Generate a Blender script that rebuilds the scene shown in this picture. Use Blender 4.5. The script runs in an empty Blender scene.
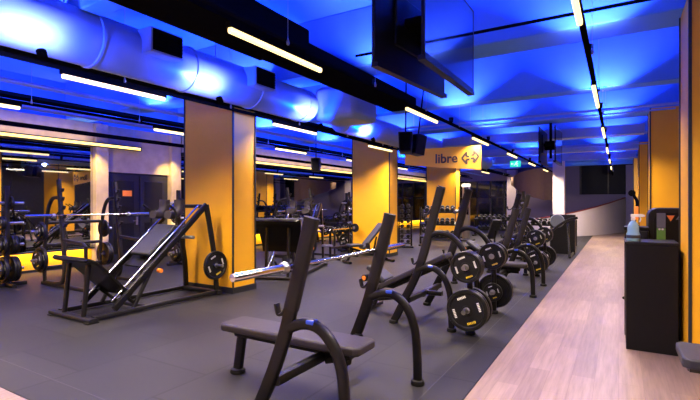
import bpy, math, random
from mathutils import Vector, Matrix
random.seed(7)
SC = bpy.context.scene
COL = SC.collection
F = 449.0; HZ = 203.0; CH = 1.45
YAW = math.radians(30.9)
cs, sn = math.cos(YAW), math.sin(YAW)
PI = math.pi

# ------------------------------------------------------------------ materials
def mat(name, col, rough=.5, metal=0.0, noise=0.0, nscale=30, bump=0.0, emis=None, estr=0.0, spec=.5, trans=0.0, alpha=1.0):
    m = bpy.data.materials.new(name); m.use_nodes = True
    nt = m.node_tree; b = nt.nodes['Principled BSDF']
    b.inputs['Base Color'].default_value = (*col, 1)
    b.inputs['Roughness'].default_value = rough
    b.inputs['Metallic'].default_value = metal
    b.inputs['Specular IOR Level'].default_value = spec
    b.inputs['Transmission Weight'].default_value = trans
    b.inputs['Alpha'].default_value = alpha
    if emis:
        b.inputs['Emission Color'].default_value = (*emis, 1)
        b.inputs['Emission Strength'].default_value = estr
    if noise or bump:
        tc = nt.nodes.new('ShaderNodeTexCoord')
        n = nt.nodes.new('ShaderNodeTexNoise'); n.inputs['Scale'].default_value = nscale; n.inputs['Detail'].default_value = 5
        nt.links.new(tc.outputs['Object'], n.inputs['Vector'])
        if noise:
            mx = nt.nodes.new('ShaderNodeMix'); mx.data_type = 'RGBA'
            mx.inputs[6].default_value = (*[max(0, c * (1 - noise)) for c in col], 1)
            mx.inputs[7].default_value = (*[min(1, c * (1 + noise)) for c in col], 1)
            nt.links.new(n.outputs['Fac'], mx.inputs[0]); nt.links.new(mx.outputs[2], b.inputs['Base Color'])
        if bump:
            bp = nt.nodes.new('ShaderNodeBump'); bp.inputs['Strength'].default_value = bump; bp.inputs['Distance'].default_value = .01
            nt.links.new(n.outputs['Fac'], bp.inputs['Height']); nt.links.new(bp.outputs['Normal'], b.inputs['Normal'])
    return m

M = dict(
    frame=mat('black_powder_coat', (.006, .0056, .0066), .36, .2, .15, 60),
    frame2=mat('charcoal_powder_coat', (.0125, .0118, .013), .42, .2, .12, 60),
    guard=mat('grey_plastic_guard', (.012, .010, .011), .55, 0, .15, 90, .1),
    pad=mat('dark_vinyl', (.026, .022, .025), .5, 0, .12, 45, .12),
    padgrey=mat('slate_vinyl', (.028, .029, .037), .5, 0, .1, 45, .1),
    rubber=mat('black_rubber', (.008, .008, .009), .6, 0, .2, 80, .1),
    plate=mat('black_cast_plate', (.009, .009, .01), .42, .15, .2, 60, .1),
    chrome=mat('chrome', (.72, .72, .74), .16, 1.0),
    steel=mat('brushed_steel', (.5, .5, .52), .3, 1.0, .08, 120),
    white=mat('white_mark', (.75, .75, .74), .5, 0, .05, 60),
    yellowmark=mat('yellow_mark', (.85, .6, .03), .5, 0, .08, 60),
    orange=mat('orange_mark', (.9, .25, .03), .5, 0, .08, 60),
    bluemark=mat('blue_mark', (.02, .07, .6), .4, 0, .08, 60),
    yellow=mat('yellow_paint', (.88, .43, .006), .5, 0, .07, 3),
    blacktrim=mat('black_trim', (.012, .012, .013), .5, 0, .1, 30),
    concrete=mat('concrete', (.42, .33, .23), .85, 0, .28, 5, .25),
    ceil=mat('ceiling_blue_light_tint', (.075, .26, .66), .8, 0, .06, 4, .1),  # blue of the overhead light is mixed into the ceiling colour
    duct=mat('galvanised_duct_blue_light_tint', (.22, .34, .66), .42, .2, .06, 8),  # bare metal tinted with the blue light falling on it
    insul=mat('black_insulation', (.004, .004, .005), .8, 0, .2, 20, .2),
    white_wall=mat('white_wall', (.62, .56, .6), .7, 0, .05, 5),
    lilac_wall=mat('lilac_wall', (.16, .14, .24), .75, 0, .06, 5),
    dark_wall=mat('dark_wall', (.03, .03, .04), .7, 0, .2, 5),
    brown=mat('brown_plaster', (.12, .075, .06), .8, 0, .15, 6),
    red=mat('red_rail', (.22, .03, .015), .5, 0, .1, 30),
    door=mat('black_door', (.02, .02, .023), .45, 0, .1, 20),
    glass=mat('dark_glass', (.01, .012, .016), .05, 0, 0, spec=.8),
    screen=mat('tv_screen', (.012, .013, .02), .09, 0, 0, spec=.8),
    plastic=mat('black_plastic', (.008, .008, .009), .4, 0, .1, 60),
    counter=mat('black_laminate', (.006, .0055, .006), .45, 0, .15, 10),
    signy=mat('sign_yellow', (.95, .5, .05), .5, 0, .05, 4, emis=(1, .45, .04), estr=.08),
    signd=mat('sign_dark', (.07, .04, .04), .5, 0, .1, 40),
    tube=mat('light_diffuser', (1, .9, .6), .5, emis=(1, .74, .28), estr=2.2),
    tube_cool=mat('light_diffuser_bright', (1, .95, .8), .5, emis=(1, .82, .52), estr=7),
    ledy=mat('led_yellow', (1, .8, .2), .5, emis=(1, .66, .12), estr=2.6),
    exitg=mat('exit_green', (.02, .55, .35), .5, emis=(.02, .75, .5), estr=1.0),
    exitw=mat('exit_white', (.8, 1, .9), .5, emis=(.75, 1, .9), estr=1.2),
    bottle=mat('blue_bottle', (.3, .55, .85), .15, 0, 0, trans=.25),
    green=mat('green_label', (.12, .32, .05), .5, 0, .1, 40),
    greyscr=mat('grey_panel', (.12, .14, .17), .4, 0, .1, 40),
    wire=mat('wire', (.35, .35, .4), .4, .5, .05, 60),
    lens=mat('lamp_lens', (.8, .85, 1), .3, emis=(.55, .7, 1), estr=3),
    dbell=mat('dumbbell_rubber', (.012, .012, .013), .4, .1, .2, 60),
)
for k_, v_ in dict(frame=.3, frame2=.3, guard=.25, pad=.3, padgrey=.3, rubber=.2, plastic=.22, counter=.15, insul=0.0, dbell=.3, plate=.3, door=.25).items():
    M[k_].node_tree.nodes['Principled BSDF'].inputs['Specular IOR Level'].default_value = v_
M['glass_dull'] = mat('dull_dark_glass', (.01, .012, .02), .5, 0, .1, 2, spec=.08)
def mirror_mat():
    m = mat('mirror_glass', (.62, .62, .64), .02, 1.0); return m
M['mirror'] = mirror_mat()

def mat_mats():
    m = bpy.data.materials.new('rubber_mats'); m.use_nodes = True; nt = m.node_tree; b = nt.nodes['Principled BSDF']
    tc = nt.nodes.new('ShaderNodeTexCoord')
    br = nt.nodes.new('ShaderNodeTexBrick'); br.offset = 0.5; br.offset_frequency = 2
    br.inputs['Scale'].default_value = 1.0; br.inputs['Brick Width'].default_value = 1.0; br.inputs['Row Height'].default_value = 1.0
    br.inputs['Mortar Size'].default_value = .012; br.inputs['Mortar Smooth'].default_value = .3
    br.inputs['Color1'].default_value = (.0105, .0102, .0112, 1); br.inputs['Color2'].default_value = (.0175, .0168, .0182, 1)
    br.inputs['Mortar'].default_value = (.004, .004, .0045, 1); br.inputs['Bias'].default_value = 0
    mp = nt.nodes.new('ShaderNodeMapping'); mp.inputs['Rotation'].default_value = (0, 0, PI / 2); mp.inputs['Location'].default_value = (.62, .98, 0)
    nt.links.new(tc.outputs['Object'], mp.inputs['Vector']); nt.links.new(mp.outputs['Vector'], br.inputs['Vector'])
    n = nt.nodes.new('ShaderNodeTexNoise'); n.inputs['Scale'].default_value = 2.2; n.inputs['Detail'].default_value = 8
    nt.links.new(tc.outputs['Object'], n.inputs['Vector'])
    rp = nt.nodes.new('ShaderNodeMapRange'); rp.inputs['To Min'].default_value = .72; rp.inputs['To Max'].default_value = 1.28
    nt.links.new(n.outputs['Fac'], rp.inputs['Value'])
    sc = nt.nodes.new('ShaderNodeVectorMath'); sc.operation = 'SCALE'
    nt.links.new(br.outputs['Color'], sc.inputs[0]); nt.links.new(rp.outputs['Result'], sc.inputs['Scale'])
    nt.links.new(sc.outputs['Vector'], b.inputs['Base Color'])
    b.inputs['Roughness'].default_value = .55; b.inputs['Specular IOR Level'].default_value = .25
    n2 = nt.nodes.new('ShaderNodeTexNoise'); n2.inputs['Scale'].default_value = 160; n2.inputs['Detail'].default_value = 3
    nt.links.new(tc.outputs['Object'], n2.inputs['Vector'])
    bp = nt.nodes.new('ShaderNodeBump'); bp.inputs['Strength'].default_value = .25; bp.inputs['Distance'].default_value = .004
    nt.links.new(n2.outputs['Fac'], bp.inputs['Height']); nt.links.new(bp.outputs['Normal'], b.inputs['Normal'])
    return m

def mat_wood():
    m = bpy.data.materials.new('pale_plank_floor'); m.use_nodes = True; nt = m.node_tree; b = nt.nodes['Principled BSDF']
    tc = nt.nodes.new('ShaderNodeTexCoord')
    mp = nt.nodes.new('ShaderNodeMapping'); mp.inputs['Rotation'].default_value = (0, 0, PI / 2)
    nt.links.new(tc.outputs['Object'], mp.inputs['Vector'])
    br = nt.nodes.new('ShaderNodeTexBrick'); br.offset = .37; br.inputs['Scale'].default_value = 1
    br.inputs['Brick Width'].default_value = 1.25; br.inputs['Row Height'].default_value = .17
    br.inputs['Mortar Size'].default_value = .0015; br.inputs['Mortar Smooth'].default_value = .2
    br.inputs['Color1'].default_value = (.195, .135, .115, 1); br.inputs['Color2'].default_value = (.265, .185, .155, 1)
    br.inputs['Mortar'].default_value = (.17, .11, .09, 1)
    nt.links.new(mp.outputs['Vector'], br.inputs['Vector'])
    mp2 = nt.nodes.new('ShaderNodeMapping'); mp2.inputs['Scale'].default_value = (22, 1.3, 1)
    nt.links.new(tc.outputs['Object'], mp2.inputs['Vector'])
    n = nt.nodes.new('ShaderNodeTexNoise'); n.inputs['Scale'].default_value = 1.4; n.inputs['Detail'].default_value = 9; n.inputs['Roughness'].default_value = .65
    nt.links.new(mp2.outputs['Vector'], n.inputs['Vector'])
    rp = nt.nodes.new('ShaderNodeMapRange'); rp.inputs['From Min'].default_value = .3; rp.inputs['From Max'].default_value = .7
    rp.inputs['To Min'].default_value = .72; rp.inputs['To Max'].default_value = 1.25
    nt.links.new(n.outputs['Fac'], rp.inputs['Value'])
    sc = nt.nodes.new('ShaderNodeVectorMath'); sc.operation = 'SCALE'
    nt.links.new(br.outputs['Color'], sc.inputs[0]); nt.links.new(rp.outputs['Result'], sc.inputs['Scale'])
    nt.links.new(sc.outputs['Vector'], b.inputs['Base Color'])
    b.inputs['Roughness'].default_value = .38
    return m
M['mats'] = mat_mats(); M['wood'] = mat_wood()

# ------------------------------------------------------------------ mesh builder
class MB:
    def __init__(s): s.v = []; s.f = []
    def add(s, vs, fs):
        o = len(s.v); s.v += [Vector(v) for v in vs]; s.f += [tuple(i + o for i in f) for f in fs]; return s
    def box(s, x0, x1, y0, y1, z0, z1, mtx=None):
        vs = [Vector(p) for p in ((x0, y0, z0), (x1, y0, z0), (x1, y1, z0), (x0, y1, z0), (x0, y0, z1), (x1, y0, z1), (x1, y1, z1), (x0, y1, z1))]
        if mtx: vs = [mtx @ v for v in vs]
        return s.add(vs, [(0, 3, 2, 1), (4, 5, 6, 7), (0, 1, 5, 4), (1, 2, 6, 5), (2, 3, 7, 6), (3, 0, 4, 7)])
    def sweep(s, pts, w, h, side=(0, 1, 0), n=12, power=4.0, caps=True, taper=None):
        """sweep a rounded-rectangle profile; w measured across side x tangent, h along side"""
        pts = [Vector(p) for p in pts]; side = Vector(side).normalized(); k = len(pts); vs = []
        for i, p in enumerate(pts):
            a = pts[max(0, i - 1)]; b = pts[min(k - 1, i + 1)]; t = (b - a).normalized()
            sd = (side - t * side.dot(t))
            sd = sd.normalized() if sd.length > 1e-4 else t.orthogonal().normalized()
            nn = t.cross(sd).normalized(); q = taper[i] if taper else 1.0
            for j in range(n):
                an = 2 * PI * (j + .5) / n; c, d = math.cos(an), math.sin(an)
                u = math.copysign(abs(c) ** (2 / power), c); v = math.copysign(abs(d) ** (2 / power), d)
                vs.append(p + nn * (u * w / 2 * q) + sd * (v * h / 2 * q))
        fs = [(i * n + j, i * n + (j + 1) % n, (i + 1) * n + (j + 1) % n, (i + 1) * n + j) for i in range(k - 1) for j in range(n)]
        if caps: fs += [tuple(range(n))[::-1], tuple((k - 1) * n + j for j in range(n))]
        return s.add(vs, fs)
    def tube(s, pts, r, n=12, side=(0, 0, 1), taper=None):
        t = Vector(pts[-1]) - Vector(pts[0])
        if abs(t.normalized().dot(Vector(side))) > .95: side = (0, 1, 0) if abs(side[1]) < .5 else (1, 0, 0)
        return s.sweep(pts, 2 * r, 2 * r, side, n, 2.0, True, taper)
    def lathe(s, prof, origin=(0, 0, 0), axis='Z', n=28):
        """prof: list of (radius, along)"""
        o = Vector(origin); vs = []; k = len(prof)
        for r, a in prof:
            for j in range(n):
                t = 2 * PI * j / n; c, d = r * math.cos(t), r * math.sin(t)
                vs.append(o + (Vector((c, d, a)) if axis == 'Z' else Vector((c, a, d)) if axis == 'Y' else Vector((a, c, d))))
        fs = [(i * n + j, i * n + (j + 1) % n, (i + 1) * n + (j + 1) % n, (i + 1) * n + j) for i in range(k - 1) for j in range(n)]
        if prof[0][0] > 1e-5: fs.append(tuple(range(n))[::-1])
        if prof[-1][0] > 1e-5: fs.append(tuple((k - 1) * n + j for j in range(n)))
        return s.add(vs, fs)
    def prism(s, poly, lo, hi, plane='XZ'):
        n = len(poly); P = (lambda a, b, c: (a, c, b)) if plane == 'XZ' else (lambda a, b, c: (c, a, b)) if plane == 'YZ' else (lambda a, b, c: (a, b, c))
        vs = [P(a, b, lo) for a, b in poly] + [P(a, b, hi) for a, b in poly]
        fs = [tuple(range(n)), tuple(range(2 * n - 1, n - 1, -1))] + [(i, (i + 1) % n, n + (i + 1) % n, n + i) for i in range(n)]
        return s.add(vs, fs)
    def build(s, name, m, parent=None, smooth=False, bevel=0.0, loc=None, seg=2):
        me = bpy.data.meshes.new(name); me.from_pydata([tuple(v) for v in s.v], [], s.f); me.update()
        import bmesh
        bm = bmesh.new(); bm.from_mesh(me); bmesh.ops.recalc_face_normals(bm, faces=bm.faces); bm.to_mesh(me); bm.free()
        me.materials.append(m)
        o = bpy.data.objects.new(name, me); COL.objects.link(o)
        if parent: o.parent = parent
        if loc: o.location = loc
        if smooth:
            for p in me.polygons: p.use_smooth = len(p.vertices) <= 4
            try: me.set_sharp_from_angle(angle=math.radians(40))
            except Exception: pass
        if bevel:
            md = o.modifiers.new('bevel', 'BEVEL'); md.width = bevel; md.segments = seg; md.limit_method = 'ANGLE'; md.angle_limit = math.radians(40)
        return o

def smoothpath(pts, k=6):
    """Catmull-Rom through points"""
    P = [Vector(p) for p in pts]; P = [P[0] * 2 - P[1]] + P + [P[-1] * 2 - P[-2]]; out = []
    for i in range(1, len(P) - 2):
        for j in range(k):
            t = j / k; a, b, c, d = P[i - 1], P[i], P[i + 1], P[i + 2]
            out.append(.5 * ((2 * b) + (c - a) * t + (2 * a - 5 * b + 4 * c - d) * t * t + (3 * b - a - 3 * c + d) * t ** 3))
    out.append(P[-2]); return out

def tag(o, label=None, cat=None, group=None, kind=None):
    if label: o['label'] = label
    if cat: o['category'] = cat
    if group: o['group'] = group
    if kind: o['kind'] = kind
    return o
def empty(name, loc, rz=0, label=None, cat=None, group=None, kind=None):
    o = bpy.data.objects.new(name, None); COL.objects.link(o); o.location = loc; o.rotation_euler = (0, 0, rz); o.empty_display_size = .1
    return tag(o, label, cat, group, kind)
def struct(o): o['kind'] = 'structure'; return o
KIDS = {}
def clone(root, loc, rot=None, label=None, group=None, cat=None):
    if root.name not in KIDS:
        KIDS[root.name] = [(c, [g for g in bpy.data.objects if g.parent == c]) for c in bpy.data.objects if c.parent == root]
    r = root.copy(); COL.objects.link(r); r.location = loc
    if rot is not None: r.rotation_euler = rot
    if label: r['label'] = label
    if group: r['group'] = group
    if cat: r['category'] = cat
    for c, gs in KIDS[root.name]:
        d = c.copy(); COL.objects.link(d); d.parent = r
        for g in gs:
            e = g.copy(); COL.objects.link(e); e.parent = d
    return r
class Proto:
    """the first use hands out the original, later uses clone it"""
    def __init__(s, make): s.o = make(); s.used = False
    def put(s, loc, rot=(0, 0, 0), label=None, group=None):
        if not s.used:
            s.used = True; s.o.location = loc; s.o.rotation_euler = rot; tag(s.o, label, None, group)
            if not group and 'group' in s.o: del s.o['group']
            s.has = True; return s.o
        r = clone(s.o, loc, rot, label, group)
        if not group and 'group' in r: del r['group']
        return r

def light(kind, name, loc, energy, color, target=None, **kw):
    l = bpy.data.lights.new(name, kind); l.energy = energy; l.color = color
    for k, v in kw.items(): setattr(l, k, v)
    o = bpy.data.objects.new(name, l); COL.objects.link(o); o.location = loc
    if target is not None: o.rotation_euler = (Vector(target) - Vector(loc)).to_track_quat('-Z', 'Y').to_euler()
    return o

# ------------------------------------------------------------------ camera
cam = bpy.data.cameras.new('camera'); cam.sensor_width = 36; cam.lens = 36 * F / 700; cam.shift_y = 3.0 / 700 
cam.clip_start = .05; cam.clip_end = 200
co = bpy.data.objects.new('camera', cam); COL.objects.link(co); co.location = (0, 0, CH); co.rotation_euler = (PI / 2, 0, YAW)
SC.camera = co

# ------------------------------------------------------------------ setting
XL = -10.5; XR = 5.0; YB = -4.0; YE = 27.0; ZC = 4.1; ZB = 3.3
struct(MB().box(XL - .3, XR + .2, YB - .2, YE + .2, -.12, -.012).build('floor', M['wood']))
# the plank floor's visible top lies around the rubber field
struct(MB().box(-.98, XR, YB, YE, -.012, 0).box(XL - .3, -.98, YB, 1.62, -.012, 0).build('floor_planks', M['wood']))
struct(MB().box(XL - .25, -.98, 1.62, YE, -.012, .004).build('floor_rubber_mats', M['mats']))
struct(MB().box(-1.27, -1.262, 1.9, YE, .004, .0048).box(XL, -1.262, 1.9, 1.908, .004, .0048).build('trim_1', M['blacktrim']))
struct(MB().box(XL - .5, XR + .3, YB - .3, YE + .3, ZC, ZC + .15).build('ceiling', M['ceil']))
struct(MB().box(XR, XR + .2, YB, YE, 0, ZC).build('wall_right', M['dark_wall']))
struct(MB().box(XL - .4, XR + .2, YB - .2, YB, 0, ZC).build('wall_back', M['white_wall']))
w = struct(MB().box(XL - .4, XL - .12, YB, YE, 0, ZC).build('wall_left', M['concrete']))
struct(MB().box(XL - .12, XL - .02, YB, YE, ZB, ZC).build('wall_upper', M['ceil']))  # upper wall given the ceiling's blue light tint
# end wall: dark glazed part on the left, lilac wall on the right
struct(MB().box(XL, -4.9, YE, YE + .2, 2.75, ZC).box(-4.9, XR, YE, YE + .2, 0, ZC).build('wall_front', M['lilac_wall']))
gl = struct(MB().box(XL, -4.9, YE + .05, YE + .08, 0, 2.75).build('window_1', M['glass']))
mul = MB()
for x in [XL + .1 + i * .78 for i in range(8)]: mul.box(x - .03, x + .03, YE - .02, YE + .06, 0, 2.75)
mul.box(XL, -4.9, YE - .02, YE + .06, 1.75, 1.82).box(XL, -4.9, YE - .02, YE + .06, 0, .12)
mul.build('window_frame', M['blacktrim'], gl)
dk = struct(MB().box(-1.75, .9, YE - .06, YE - .01, 1.9, 3.5).build('window_2', M['glass_dull']))
MB().box(-1.8, .95, YE - .1, YE - .05, 3.5, 3.58).box(-1.8, -1.72, YE - .1, YE - .05, 1.9, 3.5).box(-.5, -.44, YE - .1, YE - .05, 1.9, 3.5).build('window_frame', M['blacktrim'], dk)

# beams across the room
BEAMS = [(-3.4, .5), (-.3, .5), (2.35, .22), (5.3, .5), (8.25, .32), (10.95, .5), (13.8, .3), (16.65, .5), (19.5, .3), (22.3, .5), (24.8, .3)]
for y, t in BEAMS:
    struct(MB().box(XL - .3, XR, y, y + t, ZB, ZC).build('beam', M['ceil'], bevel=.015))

# columns
def column(x0, x1, y0, y1, m='yellow', top=ZB):
    c = struct(MB().box(x0, x1, y0, y1, 0, top).build('column', M[m]))
    s = .018
    MB().box(x0 - s, x1 + s, y0 - s, y1 + s, 0, .1).build('skirting', M['blacktrim'], c)
    if m == 'yellow':
        e = MB(); w_ = .02
        for X in (x0, x1):
            for Y in (y0, y1):
                e.box(X - w_ * .6, X + w_ * .6, Y - w_ * .6, Y + w_ * .6, .1, top)
        e.build('corner_trim', M['blacktrim'], c)
    return c
for k in range(-1, 3): column(-6.42, -5.27, 5.18 + 5.68 * k, 5.68 + 5.68 * k)
for k in range(0, 4): column(.53, 1.8, 4.85 + 5.7 * k, 5.55 + 5.7 * k)
column(-2.42, -1.98, 20.9, 21.3, 'white_wall'); column(-5.4, -4.9, 26.2, 26.7, 'white_wall')
column(.3, .75, 25.6, 26.1, 'lilac_wall')

# left wall: mirrors over a glowing yellow plinth, concrete band above, double door between pilasters
def mirror_run(y0, y1, n):
    k = struct(MB().box(XL - .12, XL - .06, y0, y1, .0, .42).build('trim_plinth', M['yellow']))
    struct(MB().box(XL - .1, XL + .02, y0, y1, 0, .05).build('baseboard_left', M['blacktrim']))
    struct(MB().box(XL - .12, XL + .06, y0, y1, .40, .43).build('trim_ledge', M['blacktrim']))
    g = MB(); w_ = (y1 - y0) / n
    r = struct(MB().box(XL - .12, XL - .02, y0, y1, .43, 2.76).build('trim_backing', M['blacktrim']))
    for i in range(n): g.box(XL - .02, XL, y0 + i * w_ + .002, y0 + (i + 1) * w_ - .002, .43, 2.76)
    struct(g.build('wall_mirror', M['mirror']))
    struct(MB().box(XL - .12, XL + .04, y0, y1, 2.86, ZB).build('wall_band', M['concrete']))
    l = struct(MB().box(XL - .05, XL + .14, y0, y1 + (1.15 if y1 < 7 else 0), 2.76, 2.86).build('trim_light_channel', M['blacktrim']))
    MB().box(XL + .14, XL + .165, y0 + .05, y1 - .05 + (1.15 if y1 < 7 else 0), 2.775, 2.83).build('led_strip', M['ledy'], l)
    light('AREA', 'plinth_led', (XL + .03, (y0 + y1) / 2, .385), 7 * (y1 - y0), (1, .72, .14), (XL - .09, (y0 + y1) / 2, .12), shape='RECTANGLE', size=(y1 - y0) * .98, size_y=.04)
    light('AREA', 'cove_led', (XL + .2, (y0 + y1) / 2, 2.9), 2.0 * (y1 - y0), (1, .74, .36), (XL - .2, (y0 + y1) / 2, 3.15), shape='RECTANGLE', size=(y1 - y0) * .98, size_y=.05)
mirror_run(YB + .1, 5.9, 6)
mirror_run(8.35, 26.8, 12)
for y in (5.9, 7.95): struct(MB().box(XL - .12, XL + .12, y, y + .3, 0, ZB).build('trim_pilaster', M['concrete'], bevel=.01))
struct(MB().box(XL - .12, XL, 6.2, 7.95, 2.2, ZB).build('wall_lintel', M['concrete']))
d1 = struct(MB().box(XL - .1, XL - .03, 6.22, 7.93, 0, 2.2).build('door_1', M['door']))
lf = MB()
for y in (6.28, 7.1):
    lf.box(XL - .03, XL - .005, y, y + .77, .02, 2.14)
lf.build('door_leaf', M['door'], d1, bevel=.004)
pn = MB()
for y in (6.4, 7.22):
    for z0, z1 in ((.2, .95), (1.1, 2.0)):
        pn.box(XL - .006, XL + .004, y, y + .53, z0, z1)
pn.build('door_panel', M['plastic'], d1, bevel=.01)
MB().box(XL - .005, XL + .01, 6.98, 7.03, .9, 1.1).tube([(XL + .05, 7.0, 1.0), (XL + .05, 6.88, 1.0)], .01, 8).tube([(XL, 7.0, 1.0), (XL + .05, 7.0, 1.0)], .01, 8).build('door_handle', M['steel'], d1)
tag(MB().box(XL + .006, XL + .014, 6.62, 6.86, 1.62, 1.76).build('door_sign', M['orange']), 'small orange notice on the left leaf of the black double door', 'sign')

for y in (5.9, 7.95):
    for z, zt in ((.12, 1.6), (2.95, 1.3)):
        light('SPOT', 'pilaster_fill_spot', (XL + .5, y - .28, z), 260, (1, .7, .22), (XL + .1, y + .12, zt), spot_size=math.radians(75), spot_blend=.9, shadow_soft_size=.02)  # spots added to brighten the pilasters, no fixtures there

# ------------------------------------------------------------------ overhead services
dct = empty('air_duct', (-4.6, 2, 3.1), 0, 'large round galvanised air duct under the blue lit ceiling, left of centre', 'air duct')
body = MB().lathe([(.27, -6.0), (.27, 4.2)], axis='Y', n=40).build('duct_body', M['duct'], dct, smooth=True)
for i in range(9): MB().lathe([(.272, -.02), (.283, -.012), (.283, .012), (.272, .02)], (0, -5.2 + i * 1.15, 0), 'Y', 40).build('duct_seam', M['duct'], dct, smooth=True)
for y in (1.15, 2.72):
    b = MB().box(.12, .42, y - .2, y + .2, -.06, .2).build('outlet_box', M['duct'], dct, bevel=.006)
    g = MB().box(.42, .432, y - .18, y + .18, -.04, .18)
    for i in range(6): g.box(.43, .44, y - .18, y + .18, -.035 + i * .036, -.022 + i * .036)
    g.build('grille', M['insul'], b)
for i in range(5):
    MB().tube([(0, -3.5 + i * 1.9, .26), (0, -3.5 + i * 1.9, 1.0)], .006, 6).build('hanger_rod', M['wire'], dct)
jb = tag(MB().box(-4.55, -3.7, 6.35, 7.19, 2.86, 3.46).build('plenum_box', M['duct'], bevel=.12, seg=5), 'rounded blue lit duct junction box hanging where the round duct ends', 'duct')
fd = empty('air_duct', (-4.5, 9.0, 3.02), 0, 'second run of round duct beyond the rounded junction box', 'air duct')
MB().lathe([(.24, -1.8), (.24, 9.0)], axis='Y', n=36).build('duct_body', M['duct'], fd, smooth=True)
for i in range(4): MB().tube([(0, -.9 + i * 2.6, .23), (0, -.9 + i * 2.6, 1.08)], .006, 6).build('hanger_rod', M['wire'], fd)
tag(MB().box(-3.5, -2.8, -3, 3.85, 3.06, 3.28).build('insulated_duct', M['insul'], bevel=.02), 'wide black insulated duct above the round duct', 'duct')
tag(MB().box(-3.5, -3.02, 3.86, 7.3, 3.08, 3.28).build('insulated_duct', M['insul'], bevel=.02), 'narrower black insulated duct continuing past the wide one', 'duct')
def tray(x, z, w_, y0, y1, label):
    t = empty('cable_tray', (x, 0, z), 0, label, 'cable tray')
    b = MB().box(-w_ / 2, w_ / 2, y0, y1, 0, .012).box(-w_ / 2, -w_ / 2 + .01, y0, y1, 0, .06).box(w_ / 2 - .01, w_ / 2, y0, y1, 0, .06)
    b.build('tray_channel', M['insul'], t)
    c = MB()
    for k in range(4): c.tube([(-w_ / 2 + .03 + k * (w_ - .06) / 3, y0, .03), (-w_ / 2 + .03 + k * (w_ - .06) / 3, y1, .03)], .014, 6)
    c.build('cable', M['insul'], t)
tray(-5.3, 2.98, .22, -4, 26, 'black cable tray running above the second track from the left')
tray(-7.55, 2.98, .2, -4, 26, 'black cable tray running above the leftmost light track')
for (x, z, r, m_, lab) in ((-6.7, 3.02, .035, 'duct', 'slim pipe running between the two leftmost light tracks'), (-8.7, 3.1, .05, 'duct', 'thicker pipe near the mirrored wall')):
    tag(MB().tube([(x, -4, z), (x, 26, z)], r, 10).build('ceiling_pipe', M[m_], smooth=True), lab, 'pipe')
for i, (y, z, x0, x1) in enumerate(((4.73, 3.24, -2.75, .5), (9.4, 3.15, -5.2, .9), (10.2, 3.2, -5.2, .9), (12.6, 3.1, -5.2, 1.2), (14.9, 3.1, -5.2, 1.2), (18.0, 3.0, -5.0, 1.5))):
    tag(MB().tube([(x0, y, z), (x1, y, z)], .022 if i % 2 else .016, 8).build('ceiling_pipe', M['duct' if i > 0 else 'insul'], smooth=True),
        'crosswise ceiling conduit, %s counted from the camera' % ['nearest', 'second', 'third', 'fourth', 'fifth', 'farthest'][i], 'pipe')
for i, y in enumerate((12.0, 15.4, 18.2)):
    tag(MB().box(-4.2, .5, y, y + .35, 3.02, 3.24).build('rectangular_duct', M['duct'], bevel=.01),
        'flat rectangular duct crossing the far ceiling, %s of three' % ['nearest', 'middle', 'farthest'][i], 'duct')

# ------------------------------------------------------------------ light tracks
TZ = 2.8
BLUE = (0.0, .06, 1.0); PALE = (.16, .32, 1.0)
ROWS = [-4.3, -.9, 2.5, 5.9, 9.3, 12.7, 16.1, 19.5]
TRK = [(-7.3, 'leftmost'), (-5.06, 'second from left'), (-2.6, 'third from left'), (-.25, 'rightmost')]
def mk_lin():
    r = empty('linear_light', (0, 0, 0), 0, 'x', 'light')
    MB().box(-.026, .026, 0, 1.28, .018, .06).build('housing', M['insul'], r)
    MB().sweep([(0, .02, -.002), (0, 1.26, -.002)], .042, .05, (0, 0, 1), 12, 3).build('diffuser', M['tube'], r, smooth=True)
    return r
lin = Proto(mk_lin)
ORD = ['nearest', 'second', 'third', 'fourth', 'fifth', 'sixth', 'seventh', 'eighth', 'ninth', 'tenth', 'eleventh', 'twelfth']
for x, nm in TRK:
    t = empty('light_track', (x, 0, TZ), 0, 'black suspended light track, %s of the four running down the gym' % nm, 'light track')
    MB().box(-.022, .022, -4.4, 26, .06, .10).build('rail', M['insul'], t)
    y = -3.6
    while y < 26:
        MB().tube([(.03, y, .1), (.03, y, ZC - TZ)], .0025, 5).lathe([(.012, 0), (.016, .02), (.006, .06)], (.03, y, .08), 'Z', 8).build('suspension_wire', M['wire'], t)
        y += 1.7 if y < 12 else 3.4
    k = 0
    for y0 in ROWS:
        if x < -7: y0 -= .7
        if y0 > 0:
            lin.put((x, y0, TZ), (0, 0, 0), 'glowing linear light, %s along the %s light track' % (ORD[k] if k else 'first', nm), 'linear lights on the tracks'); k += 1
        else: 
            lin.put((x, y0, TZ), (0, 0, 0), 'glowing linear light behind the viewpoint on the %s track' % nm, 'linear lights on the tracks')
        light('AREA', 'linear_lamp', (x, y0 + .64, TZ - .035), 84 if x > -1 else 106, (1, .78, .52), (x, y0 + .64, 0), shape='RECTANGLE', size=.05, size_y=1.25, spread=math.radians(140))
    # blue strips added as fill light along the top of each track
    for y0 in (-1.5, 4.5, 10.5, 16.5, 22.5):
        light('AREA', 'blue_fill_strip', (x, y0, TZ + .13), 110 if x < -7 else 26, BLUE, (x, y0, 9), shape='RECTANGLE', size=.06, size_y=5.8)
for y0 in (-1.5, 4.5, 10.5, 16.5, 22.5):
    light('AREA', 'blue_wall_fill', (-9.4, y0, TZ + .13), 150, BLUE, (-9.4, y0, 9), shape='RECTANGLE', size=.06, size_y=5.8)  # added blue fill for the upper left wall
tw_ = empty('added_wall_fill_rail', (-9.4, 0, TZ + .04), 0, 'thin black rail added for the blue wall fill, close to the mirrored wall', 'light track')  # rail made up to carry the blue wall fill
MB().box(-.03, .03, -4.4, 26, 0, .08).build('rail', M['insul'], tw_)
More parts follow.
